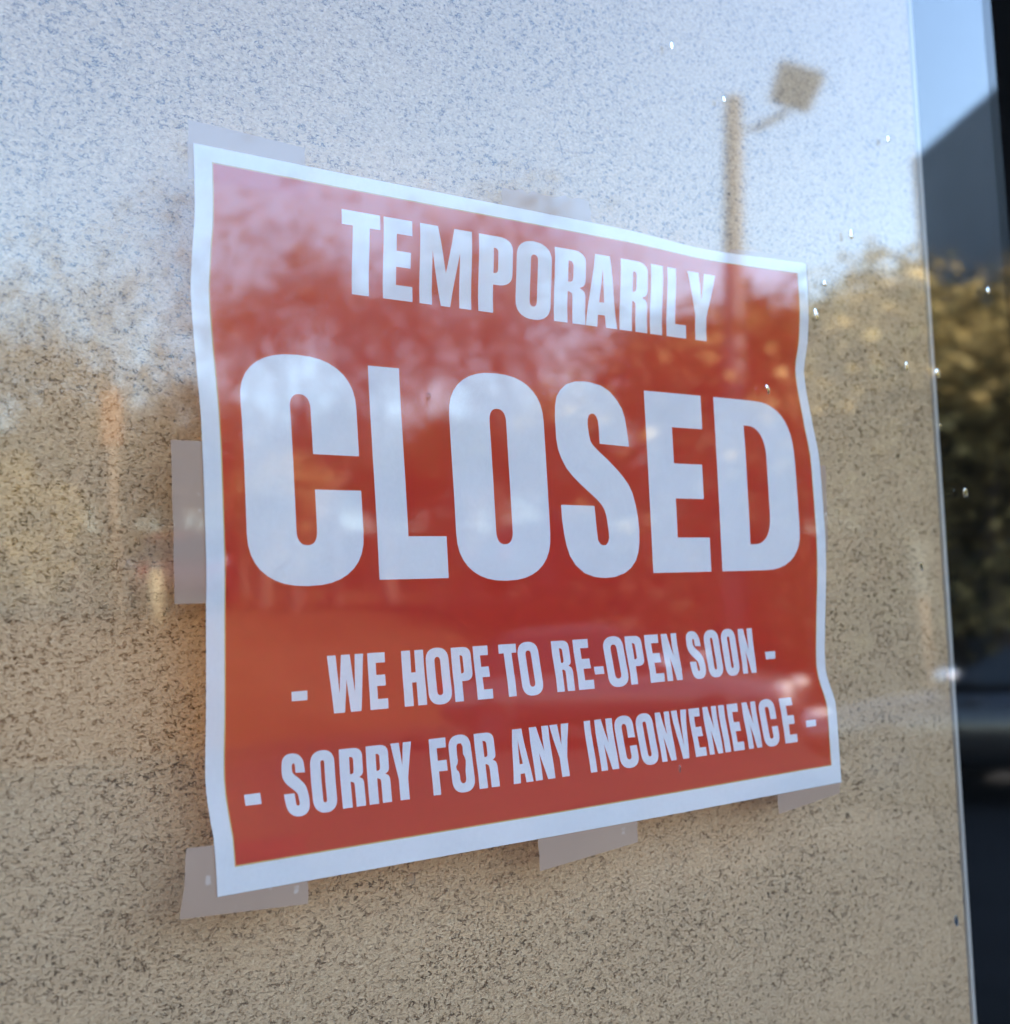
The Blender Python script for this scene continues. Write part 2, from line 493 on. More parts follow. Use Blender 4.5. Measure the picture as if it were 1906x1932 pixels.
def g_C(w, h, s, t):
    o = .02 * h; rx, ry = w * .5, h * .235; cx = w - s; ir, iy = (w - 2 * s) * .5, (w - 2 * s) * .62
    return [[(w, .57 * h)] + arc(w - rx, h + o - ry, rx, ry, 0, 90) + arc(rx, h + o - ry, rx, ry, 90, 180) + arc(rx, ry - o, rx, ry, 180, 270)
            + arc(w - rx, ry - o, rx, ry, 270, 360) + [(w, .41 * h), (cx, .41 * h)]
            + arc(cx - ir, t + iy, ir, iy, 360, 270) + arc(s + ir, t + iy, ir, iy, 270, 180)
            + arc(s + ir, h - t - iy, ir, iy, 180, 90) + arc(cx - ir, h - t - iy, ir, iy, 90, 0) + [(cx, .57 * h)]]
S_TRACE = [(725, 660), (715, 560), (705, 490), (690, 440), (660, 390), (620, 345), (570, 315), (510, 302), (470, 300), (420, 305), (370, 325), (335, 360), (312, 400), (302, 450), (296, 520), (295, 580), (298, 640), (308, 700), (325, 750), (350, 800), (385, 845), (430, 890), (480, 935), (520, 972), (545, 1000), (562, 1030), (572, 1070), (578, 1120), (582, 1160), (583, 1190), (577, 1212), (562, 1228), (545, 1231), (528, 1222), (516, 1200), (511, 1150), (502, 1008), (310, 1005), (313, 1090), (320, 1160), (332, 1230), (350, 1290), (380, 1340), (430, 1385), (490, 1408), (550, 1415), (610, 1410), (670, 1390), (710, 1360), (740, 1320), (758, 1270), (766, 1210), (768, 1150), (764, 1080), (752, 1000), (735, 930), (712, 880), (680, 835), (640, 790), (590, 740), (545, 700), (510, 665), (495, 640), (487, 600), (482, 550), (484, 515), (492, 492), (505, 482), (520, 482), (535, 495), (543, 520), (547, 560), (548, 652)]
def g_S(w, h, s, t):
    out = []
    for x, y in S_TRACE:
        q = (1415 - y) / 1115
        k = (x - 295 - 16 * (1 - q)) / (757 - 295)
        out.append((max(0, min(1.0, k)) * w, (q * 1.04 - .02) * h))
    return [list(reversed(out))]
def g_D(w, h, s, t):
    rx, ry = w * .46, h * .24; x1 = w - s; ir, iy = (w - 2 * s) * .8, (w - 2 * s) * 1.0; t = t * .95
    return [[(0, 0)] + arc(w - rx, ry, rx, ry, 270, 360) + arc(w - rx, h - ry, rx, ry, 0, 90) + [(0, h)],
            [(s, t), (s, h - t)] + arc(x1 - ir, h - t - iy, ir, iy, 90, 0) + arc(x1 - ir, t + iy, ir, iy, 360, 270)]
def g_P(w, h, s, t):
    rx, ry = w * .42, h * .16; y0 = .37 * h; x1 = w - s; c = w - 2 * s
    return [[(0, 0), (s, 0), (s, y0)] + arc(w - rx, y0 + ry, rx, ry, 270, 360) + arc(w - rx, h - ry, rx, ry, 0, 90) + [(0, h)],
            [(s, y0 + t * .95), (s, h - t)] + arc(x1 - c * .8, h - t - c * .8, c * .8, c * .8, 90, 0) + arc(x1 - c * .8, y0 + t * .95 + c * .8, c * .8, c * .8, 360, 270)]
def g_R(w, h, s, t):
    rx, ry = w * .42, h * .15; x1 = w - s * .98; c = w - 2 * s
    return [[(0, 0), (s, 0), (s, .43 * h), (s + c * .35, .43 * h), (x1 - c * .1, .405 * h), (x1, .36 * h), (x1, 0), (w, 0), (w, .36 * h), (w * .985, .42 * h), (w * .94, .46 * h), (w * .80, .495 * h),
             (w * .92, .525 * h), (w * .97, .56 * h), (w * .985, .62 * h)] + arc(w * .985 - rx, h - ry, rx, ry, 0, 90) + [(0, h)],
            [(s, .56 * h), (s, h - t)] + arc(x1 - c * .8, h - t - c * .8, c * .8, c * .8, 90, 0) + [(x1, .63 * h), (x1 - c * .12, .58 * h), (x1 - c * .5, .56 * h)]]
def g_T(w, h, s, t): a, b = (w - s) / 2, (w + s) / 2; return [[(a, 0), (b, 0), (b, h - t * 1.15), (w, h - t * 1.15), (w, h), (0, h), (0, h - t * 1.15), (a, h - t * 1.15)]]
def g_E(w, h, s, t): return [[(0, 0), (w, 0), (w, t * 1.2), (s, t * 1.2), (s, .41 * h), (w * .93, .41 * h), (w * .93, .605 * h), (s, .605 * h), (s, h - t * 1.2), (w * .97, h - t * 1.2), (w * .97, h), (0, h)]]
def g_F(w, h, s, t): return [[(0, 0), (s, 0), (s, .41 * h), (w * .96, .41 * h), (w * .96, .60 * h), (s, .60 * h), (s, h - t * 1.2), (w, h - t * 1.2), (w, h), (0, h)]]
def g_H(w, h, s, t): return [[(0, 0), (s, 0), (s, .42 * h), (w - s, .42 * h), (w - s, 0), (w, 0), (w, h), (w - s, h), (w - s, .6 * h), (s, .6 * h), (s, h), (0, h)]]
def g_I(w, h, s, t): return [[(0, 0), (w, 0), (w, h), (0, h)]]
def g_L(w, h, s, t): return [[(0, 0), (w, 0), (w, t * 1.25), (s, t * 1.25), (s, h), (0, h)]]
def g_M(w, h, s, t):
    a = .235 * w
    return [[(0, 0), (a, 0), (a, .68 * h), (.405 * w, 0), (.585 * w, 0), (w - a, .70 * h), (w - a, 0), (w, 0), (w, h), (.655 * w, h), (.5 * w, .42 * h), (.34 * w, h), (0, h)]]
def g_N(w, h, s, t): a = min(s * .9, w * .36); return [[(0, 0), (a, 0), (a, .50 * h), (w - a * 1.05, 0), (w, 0), (w, h), (w - a, h), (w - a, .53 * h), (a * 1.02, h), (0, h)]]
def g_A(w, h, s, t): return [[(0, 0), (.36 * w, 0), (.39 * w, .17 * h), (.61 * w, .17 * h), (.64 * w, 0), (w, 0), (.735 * w, h), (.265 * w, h)], [(.42 * w, .345 * h), (.5 * w, .80 * h), (.58 * w, .345 * h)]]
def g_V(w, h, s, t): return [[(.30 * w, 0), (.70 * w, 0), (w, h), (.62 * w, h), (.5 * w, .27 * h), (.38 * w, h), (0, h)]]
def g_Y(w, h, s, t): a = s / w / 2; return [[((.5 - a) * w, 0), ((.5 + a) * w, 0), ((.5 + a) * w, .36 * h), (w, h), (.60 * w, h), (.5 * w, .60 * h), (.40 * w, h), (0, h), ((.5 - a) * w, .36 * h)]]
def g_W(w, h, s, t): return [[(.13 * w, 0), (.42 * w, 0), (.5 * w, .56 * h), (.58 * w, 0), (.87 * w, 0), (w, h), (.765 * w, h), (.715 * w, .34 * h), (.625 * w, h), (.385 * w, h), (.295 * w, .34 * h), (.235 * w, h), (0, h)]]
G = dict(O=g_O, o=g_O_worn, C=g_C, S=g_S, D=g_D, P=g_P, R=g_R, T=g_T, E=g_E, F=g_F, H=g_H, I=g_I, L=g_L, M=g_M, N=g_N, A=g_A, V=g_V, Y=g_Y, W=g_W)
# (characters, base line, cap height, stem, bar, spans at half height in mm as they show on the flat plane of the sign)
LINES = [
    ('TEMPORARILY', 70.0, 26.3, 6.4, 4.1, [(-90.4, -76), (-74.7, -63.2), (-60.4, -39.1), (-36.1, -21.4), (-19.7, -3.7), (-2.2, 12.8), (13.0, 28.6), (29.9, 44.1), (45.6, 52), (54.4, 65), (65.4, 81.2)]),
    ('CLOSED', -20.5, 68.0, 16.8, 10.9, [(-126.8, -86.9), (-81.8, -55.0), (-51, -10.4), (-5.1, 32.9), (39, 70.3), (76.6, 123.8)]),
    ('WEHOPETORE', -60.5, 17.4, 3.4, 2.6, [(-101.6, -88), (-87.1, -79.9), (-74.5, -65.4), (-65.2, -55.5), (-55.0, -46.4), (-46.0, -39.0), (-35.2, -27.0), (-27.1, -17.3), (-11.9, -3.2), (-2.0, 5.9)]),
    ('OPENSOON', -60.4, 17.3, 3.4, 2.6, [(12.2, 22.6), (23.0, 31.8), (32.8, 40.6), (41.4, 50.0), (54.3, 63.0), (63.8, 72.6), (73.3, 82.0), (83.1, 91.7)]),
    ('SORRYFoRANYINCONVENIENCE', -89.1, 17.6, 3.4, 2.6, [(-118.2, -109.2), (-108.7, -99.7), (-98.65, -89.7), (-89.05, -80.2), (-79.9, -71.4), (-65.2, -58.0), (-57.6, -48), (-47.1, -38.2), (-33.1, -24.0), (-23.6, -14.4), (-14.6, -5.2),
        (1.2, 4.8), (6.2, 15.2), (15.5, 25.3), (26, 35.2), (36.0, 44.0), (44.4, 53.0), (53.6, 60.2), (61.2, 69.2), (69.8, 73.6), (74.6, 81.4), (83.2, 91.6), (92.6, 102.6), (105.2, 113.6)]),
]
DASH = [(-113.9, -108.6, -55.8, -53.0), (7.1, 11.6, -55.7, -53.0), (98.0, 103.8, -55.7, -52.7), (-130, -124.9, -84.5, -81.4), (120, 126.1, -83.9, -81.3)]
loops = []       # (loop, material index inside it)
glyphs = []
for text, base, cap, stem, bar, spans in LINES:
    for ch, (a, b) in zip(text, spans):
        ym = (base + cap / 2) * .001
        xa = unshift(a * .001, ym)[0]; xb = unshift(b * .001, ym)[0]
        if cap < 20: xa += .00032; xb -= .00032          # air between the letters of the two small lines
        w, h = xb - xa, cap * .001
        s = min(stem * .001, w * .44)
        gl = G[ch](w, h, s, bar * .001)
        glyphs.append([[(xa + x, base * .001 + y) for x, y in lp] for lp in gl])
for a, b, y0, y1 in DASH:
    xa = unshift(a * .001, y0 * .001)[0]; xb = unshift(b * .001, y0 * .001)[0]
    glyphs.append([[(xa, y0 * .001), (xb, y0 * .001), (xb, y1 * .001), (xa, y1 * .001)]])
RX0, RX1, RY0, RY1 = -.1336, .1338, -.1002, .1030
E_ = .00042
def rect(x0, x1, y0, y1): return [(x0, y0), (x1, y0), (x1, y1), (x0, y1)]
def inside(p, lp):
    c = False; x, y = p; j = len(lp) - 1
    for i in range(len(lp)):
        xi, yi = lp[i]; xj, yj = lp[j]
        if (yi > y) != (yj > y) and x < (xj - xi) * (y - yi) / (yj - yi) + xi: c = not c
        j = i
    return c
verts, edges = [], []
def add_loop(lp, step=.004):
    pts = []
    for i, p in enumerate(lp):
        q = lp[(i + 1) % len(lp)]
        L = math.hypot(q[0] - p[0], q[1] - p[1])
        if L < 2e-6: continue
        n = max(1, int(L / step))
        pts += [(p[0] + (q[0] - p[0]) * k / n, p[1] + (q[1] - p[1]) * k / n) for k in range(n)]
    k0 = len(verts)
    verts.extend(Vector(p) for p in pts)
    edges.extend((k0 + i, k0 + (i + 1) % len(pts)) for i in range(len(pts)))
add_loop(rect(-W2, W2, -H2, H2)); add_loop(rect(RX0, RX1, RY0, RY1)); add_loop(rect(RX0 - E_, RX1 + E_, RY0 - E_, RY1 + E_))
for gl in glyphs:
    for lp in gl: add_loop(lp)
for i in range(1, 70):
    for j in range(1, 54):
        verts.append(Vector((-W2 + 2 * W2 * (i + (j % 2) * .5 - .25) / 70, -H2 + 2 * H2 * j / 54)))
cv, ce, cfaces, _a, _b, _c = delaunay_2d_cdt(verts, edges, [], 0, 1e-7)
boxes = [(min(p[0] for p in gl[0]), max(p[0] for p in gl[0]), min(p[1] for p in gl[0]), max(p[1] for p in gl[0])) for gl in glyphs]
pm = MB()
fs, ms = [], []
for f in cfaces:
    c = sum((cv[i] for i in f), Vector((0, 0))) / len(f)
    if abs(c.x) > W2 or abs(c.y) > H2: continue
    if not (RX0 - E_ < c.x < RX1 + E_ and RY0 - E_ < c.y < RY1 + E_): mi = 0
    elif not (RX0 < c.x < RX1 and RY0 < c.y < RY1): mi = 2
    else:
        mi = 1
        for bx, gl in zip(boxes, glyphs):
            if bx[0] <= c.x <= bx[1] and bx[2] <= c.y <= bx[3] and inside(c, gl[0]):
                if not any(inside(c, hl) for hl in gl[1:]): mi = 0
                break
    fs.append(tuple(f)); ms.append(mi)
pm.v = [(p.x, depth(p.x, p.y), p.y) for p in cv]
pm.f, pm.m = fs, ms
sign = pm.build('paper_sign', [M['paper'], M['ink'], M['fringe']], loc=(0, YS, ZC), smooth=True)
tag(sign, 'buckled white paper sign printed red, saying temporarily closed, taped behind the glass', 'sign')

# strips of tape: corners as they show on the plane of the sign (mm), stuck to the back of the paper and to the glass
def tape(pts, label, grp='strips of tape round the sign', ragged=0):
    pts = [(x * .001, y * .001) for x, y in pts]
    n1, n2 = 14, 7
    a, b, c, d = [Vector(p) for p in pts]
    m = MB(); vs = []
    for j in range(n2 + 1):
        for i in range(n1 + 1):
            s, t = i / n1, j / n2
            p = a.lerp(b, s).lerp(d.lerp(c, s), t)
            if ragged and j in (0, n2) : p.y += ragged * .001 * (rnd.random() - .5)
            if i in (0, n1): p.x += .0006 * (rnd.random() - .5)
            vs.append((p.x, max(.0014 - YS, depth(p.x, p.y)) + .0005 , p.y))
    fs = [(j * (n1 + 1) + i, j * (n1 + 1) + i + 1, (j + 1) * (n1 + 1) + i + 1, (j + 1) * (n1 + 1) + i) for j in range(n2) for i in range(n1)]
    m.add(vs, fs)
    o = m.build('tape_strip', M['tape'], loc=(0, YS, ZC), smooth=True)
    return tag(o, label, 'tape', grp)
tape([(-141, 115), (-101.5, 113.9), (-101.5, 98), (-141.3, 97.4)], 'frosted tape strip wrapped over the upper left corner of the sign')
tape([(-23, 114.2), (18, 116.5), (20, 101), (-23, 100)], 'bubbly ragged tape strip at the middle of the sign\'s top edge', ragged=1.6)
tape([(98, 110.0), (141.2, 110.2), (141.2, 95), (98, 99)], 'thin tape strip at the upper right corner of the sign')
tape([(-148.9, 20.5), (-130, 20.5), (-130, -26), (-149.3, -25.9)], 'upright bubbly tape strip halfway down the left edge of the sign')
tape([(131, 22.5), (144.0, 22.6), (141.6, -13.4), (131, -13.4)], 'sliver of tape halfway down the right edge of the sign')
tape([(-148.1, -93.5), (-110.5, -95), (-110.6, -114.7), (-150.7, -112.2)], 'wide frosted tape strip folded round the lower left corner of the sign')
tape([(-23.2, -100), (22.2, -100), (22.3, -115.4), (-23.1, -118.6)], 'slanting smooth tape strip at the middle of the sign\'s bottom edge')
tape([(99.5, -100), (139.9, -100), (139.2, -112.3), (99.9, -115.7)], 'smooth tape strip at the lower right corner of the sign')

def drop_mesh(seed):
    r_ = random.Random(seed)
    m = MB(); n, k = 16, 6
    vs = [(0, 0, 0)]; fs = []
    off = r_.random() * 6
    rim = [1 + .14 * math.sin(2 * math.pi * i / n * 2 + off) + .08 * math.sin(2 * math.pi * i / n * 3 + off * 2) for i in range(n)]
    for j in range(k):
        a = R(90 * j / k)
        for i in range(n):
            b = 2 * math.pi * i / n
            sag = .25 * math.sin(a) * (1 if True else 0)
            vs.append((math.cos(b) * math.cos(a) * rim[i] * .85, -math.sin(a) * .55, math.sin(b) * math.cos(a) * rim[i] * 1.15 - sag))
    vs.append((0, -.56, -.25))
    for i in range(n): fs.append((0, 1 + i, 1 + (i + 1) % n))
    for j in range(k - 1):
        for i in range(n): fs.append((1 + j * n + (i + 1) % n, 1 + j * n + i, 1 + (j + 1) * n + i, 1 + (j + 1) * n + (i + 1) % n))
    for i in range(n): fs.append((1 + (k - 1) * n + (i + 1) % n, 1 + (k - 1) * n + i, len(vs) - 1))
    m.add(vs, fs)
    me = m.mesh('drop', M['water'], smooth=True)
    return me
DROPS = [(172.2, 125.3, 2.0, 'round raindrop on the glass above and right of the sign\'s upper right corner'),
         (204.8, 174.2, 1.7, 'small raindrop on the glass near the slab edge under the blue sky reflection'),
         (65.3, 185.4, 1.5, 'lone faint raindrop high on the glass above the sign\'s right half'),
         (94.1, 169.8, 1.3, 'tiny faint raindrop on the glass beside the reflected lamp post'),
         (151.1, 100.9, 1.5, 'small raindrop on the glass right beside the sign\'s upper right corner'),
         (144.0, 86.7, 2.2, 'long bright raindrop on the glass just right of the red field\'s upper right corner'),
         (206.2, 69.2, 1.9, 'raindrop on the glass just left of the slab edge level with the letter D'),
         (230.0, 68.0, 2.3, 'bright raindrop on the dark glass strip level with the letter D'),
         (278.4, 112.3, 2.0, 'raindrop on the dark glass strip touching the black mullion'),
         (212.9, -176.2, 2.3, 'curved raindrop on the dark glass near the bottom of the slab edge'),
         (109.4, 52.4, 1.7, 'raindrop on the glass over the red print above the letter D'),
         (229.1, 43.4, 1.2, 'tiny dull raindrop on the glass over the dark strip below the bright one'),
         (206.4, -20.6, 1.8, 'dark slanting raindrop on the glass by the slab edge above the car glint'),
         (245.5, 13.1, 2.2, 'dark raindrop over the olive shrubs reflected in the dark glass strip'),
         (-59.6, 38.5, 1.2, 'flat raindrop on the glass between the letters L and O'),
         (46.2, -92.4, 1.2, 'flat raindrop on the glass below the word inconvenience'),
         (-74.2, -113.0, 1.7, 'wide flat raindrop on the glass just below the sign\'s bottom edge')]
for i, (x, y, r_, lab) in enumerate(DROPS):
    o = link('raindrop', drop_mesh(i), loc=(x * .001 + (CX - x * .001) * (.0026 + YS) / CD, -.00265, ZC + y * .001 + (CY - y * .001) * (.0026 + YS) / CD))
    o.scale = (r_ * .00088, r_ * (.00016 if r_ != 1.2 else .0001), r_ * .00092)
    tag(o, lab, 'raindrop', 'raindrops on the shop window')

# ------------------------------------------------------------------ across the street (what the glass mirrors)
EYE = Vector((CAM.x, -.0025 - CAM.y, CAM.z))     # the camera mirrored in the glass: bearings are read from there
def at(az, dist, el=None, z=None):
    """a point that lies az degrees to the right of straight out of the window"""
    a = R(az)
    return Vector((EYE.x + math.sin(a) * dist, EYE.y - math.cos(a) * dist, EYE.z + dist * math.tan(R(el)) if z is None else z))

# lamp post
b0 = at(48.1, 24, z=-.13); t0 = at(49.65, 24, el=20.7)
lp = empty('lamp_post', b0)
tag(lp, 'leaning wooden lamp post with one box lamp at the edge of the car park', 'lamp post')
m = MB(); m.tube([Vector((0, 0, -.2)), (t0 - b0) * .5, t0 - b0], [.24, .20, .155], 12)
m.build('pole', M['pole'], lp, smooth=True)
tang = Vector((math.cos(R(50)), math.sin(R(50)), 0))
a0 = at(49.55, 24, el=19.3) - b0
m = MB(); m.tube([a0, a0 + tang * .45 + Vector((0, 0, .07)), a0 + tang * .95 + Vector((0, 0, .28))], [.06, .06, .06], 8)
m.build('arm', M['lampgrey'], lp, smooth=True)
hc = at(52.25, 24, el=20.75) - b0
m = MB()
m.add([(-.36, -.12, -.33), (.36, -.12, -.33), (.36, .12, -.33), (-.36, .12, -.33), (-.42, -.16, .36), (.42, -.16, .36), (.42, .2, .36), (-.42, .2, .36)],
      [(3, 2, 1, 0), (4, 5, 6, 7), (0, 1, 5, 4), (1, 2, 6, 5), (2, 3, 7, 6), (3, 0, 4, 7)])
hd = m.build('lamp_head', M['lampgrey'], lp, loc=hc, bevel=.03)
hd.rotation_euler = (0, R(24), R(50))
m = MB(); m.box(-.32, .32, -.165, -.15, -.26, .3)
ln = m.build('lens', M['lens'], hd)

# slate blue building
fa = at(56.75, 33, z=0); axis = Vector((-.55, .835, 0)).normalized()
bl = empty('metal_building', fa); bl.rotation_euler = (0, 0, math.atan2(axis.y, axis.x))
tag(bl, 'tall slate blue metal sided building behind the olive trees', 'building')
Hb = at(57.1, 33, el=17.2).z
m = MB()
m.box(0, 8.5, -14, 0, -.2, Hb)
w = m.build('wall', M['siding'], bl)
m = MB(); m.box(-.02, 8.52, -14.02, .02, Hb, Hb + .12)
m.build('roof', M['siding'], bl)
m = MB(); m.box(3.0, 4.1, .0, .06, 1.9, 4.1)
d_ = m.build('door', M['lampgrey'], bl)

# trees
def branch(m, p, d, L, r, depth_, rr, tips, lean=.28, up=.10):
    n = 3
    pts, rads = [p], [r]
    q = p
    for i in range(n):
        d = (d + Vector((rr.gauss(0, .10), rr.gauss(0, .10), rr.gauss(0, .06) + up * .3))).normalized()
        q = q + d * L / n
        pts.append(q); rads.append(r * (1 - .38 * (i + 1) / n))
    m.tube(pts, rads, 6 if depth_ > 3 else 4 if depth_ > 1 else 3, caps=False)
    if depth_ == 0:
        tips.append((q, d)); return
    k = 3 if depth_ > 2 else 3
    for i in range(k):
        az = 2 * math.pi * (i / k + rr.random() * .25)
        o = d.orthogonal().normalized(); o2 = d.cross(o)
        sp = rr.uniform(.35, .75) if i else rr.uniform(.05, .3)
        nd = (d + (o * math.cos(az) + o2 * math.sin(az)) * sp).normalized()
        j = rr.choice([n, n, n - 1])
        branch(m, pts[j], nd, L * rr.uniform(.62, .85), rads[j] * rr.uniform(.55, .75), depth_ - 1, rr, tips, lean, up)
    if depth_ <= 3: tips.append((q, d))

def leaf_quads(m, c, spread, n, size, rr):
    for _ in range(n):
        p = c + Vector((rr.gauss(0, spread), rr.gauss(0, spread), rr.gauss(0, spread * .8)))
        a = Vector((rr.gauss(0, 1), rr.gauss(0, 1), rr.gauss(0, 1))).normalized()
        b = a.orthogonal().normalized(); c2 = a.cross(b); s = size * rr.uniform(.6, 1.4)
        m.add([p - b * s, p + c2 * s * .6, p + b * s, p - c2 * s * .6], [(0, 1, 2, 3)])

def tree_meshes(seed, H, leaf, kind, dens=1.0):
    rr = random.Random(seed)
    m = MB(); tips = []
    if kind == 'bare':
        branch(m, Vector((0, 0, -.3)), Vector((0, 0, 1)), H * .36, H * .027, 5, rr, tips)
    else:
        branch(m, Vector((0, 0, -.3)), Vector((rr.gauss(0, .06), rr.gauss(0, .06), 1)), H * .3, H * .024, 4, rr, tips)
    tr = m.mesh('trunk', M['bark'], smooth=True)
    if kind == 'bare':
        cm = MB()
        for p, d in tips:
            if rr.random() < .8:
                leaf_quads(cm, p, .3, 4, .075, rr)
        return tr, cm.mesh('crown', M[leaf])
    cm = MB()
    for p, d in tips:
        leaf_quads(cm, p, H * .055, int(46 * dens), H * .0145, rr)
    # low growth on the flanks
    for _ in range(26):
        a = rr.random() * 6.283; q = Vector((math.cos(a), math.sin(a), 0)) * H * rr.uniform(.05, .22) + Vector((0, 0, H * rr.uniform(.14, .5)))
        leaf_quads(cm, q, H * .06, int(30 * dens), H * .0145, rr)
    return tr, cm.mesh('crown', M[leaf])

def place_tree(name, meshes, x, y, s, rz, label, cat='tree', grp='trees across the car park'):
    e = empty(name, (x, y, gz(x, y)), rz)
    if name == 'bare_tree': s *= .82 if (x - EYE.x) < .43 * -(y - EYE.y) else .95
    e.scale = (s, s, s)
    tag(e, label, cat, grp)
    link('trunk', meshes[0], e); link('crown', meshes[1], e)
bare = [tree_meshes(11 + i, 8.6, 'brown', 'bare') for i in range(3)]
leafy = [tree_meshes(31 + i, 8, ('olive', 'green', 'olive', 'brown')[i], 'leafy', .3 if i == 3 else 1) for i in range(4)]
BARE = [(18.5, 40, 1.2), (23.3, 39, 1.2), (30, 33, 1.1), (38.5, 33, 1.1), (41.5, 31, 1.0), (7, 33, 1.05), (12.5, 29, .95), (17, 36, 1.1), (21.5, 30, .86), (25, 35, 1.12), (28.5, 29, 1.0), (31.5, 38, 1.2), (34, 31, 1.0), (37, 35, 1.12), (40, 29, .88), (42.5, 37, 1.05),
        (15, 48, 1.2), (27, 50, 1.3), (36, 49, 1.25), (45.5, 46, 1.1), (9.5, 44, 1.2)]
for i, (az, d, s) in enumerate(BARE):
    p = at(az, d, z=0)
    place_tree('bare_tree', bare[i % 3], p.x, p.y, s, i * 1.7, 'leafless winter tree on the bank beyond the car park')
LEAFY = [(44.5, 27, .86), (47.0, 25, 1.0), (49.8, 26, 1.06), (52.3, 26, .98), (54.3, 25, 1.10), (56.6, 26, 1.0), (59.0, 24, .84), (61.5, 25, .88), (64.5, 24, .9), (68, 26, 1.0),
         (49, 38, 1.1), (53.5, 40, 1.25), (19.5, 26, .42), (30.0, 25.5, .40), (36, 26, .5), (23, 40, .9),
         (20.2, 31, .86), (22.6, 34, .92), (25.0, 40, .9), (15.5, 36, .62), (11, 34, .6), (28, 44, .82), (30.8, 48, .88), (33.5, 46, .8), (36.2, 50, .9), (39, 46, .85), (41.5, 49, .92), (44, 47, .7), (46.5, 48, .75), (26.5, 52, .6), (29.5, 56, .62), (31.7, 58, .6), (34.0, 56, .66), (36.5, 58, .62), (20, 55, .6), (16.8, 56, .62), (39.5, 58, .62), (42.5, 57, .62), (18.5, 47, .62), (21.5, 46, .6), (24.5, 48, .64), (27.3, 47, .6), (30.3, 46, .62), (33, 47, .58)]
for i, (az, d, s) in enumerate(LEAFY):
    p = at(az, d, z=0)
    place_tree('leafy_tree', leafy[(i * 2) % 3 if i < 16 else 3 if i < 21 or (i % 2 and i < 30) else 1], p.x, p.y, s, i * 2.3, 'olive leafed tree at the right hand side of the car park' if i < 12 else 'low olive bush on the bank below the bare trees' if i < 16 else 'bushy tree standing behind the bare trees on the far slope')

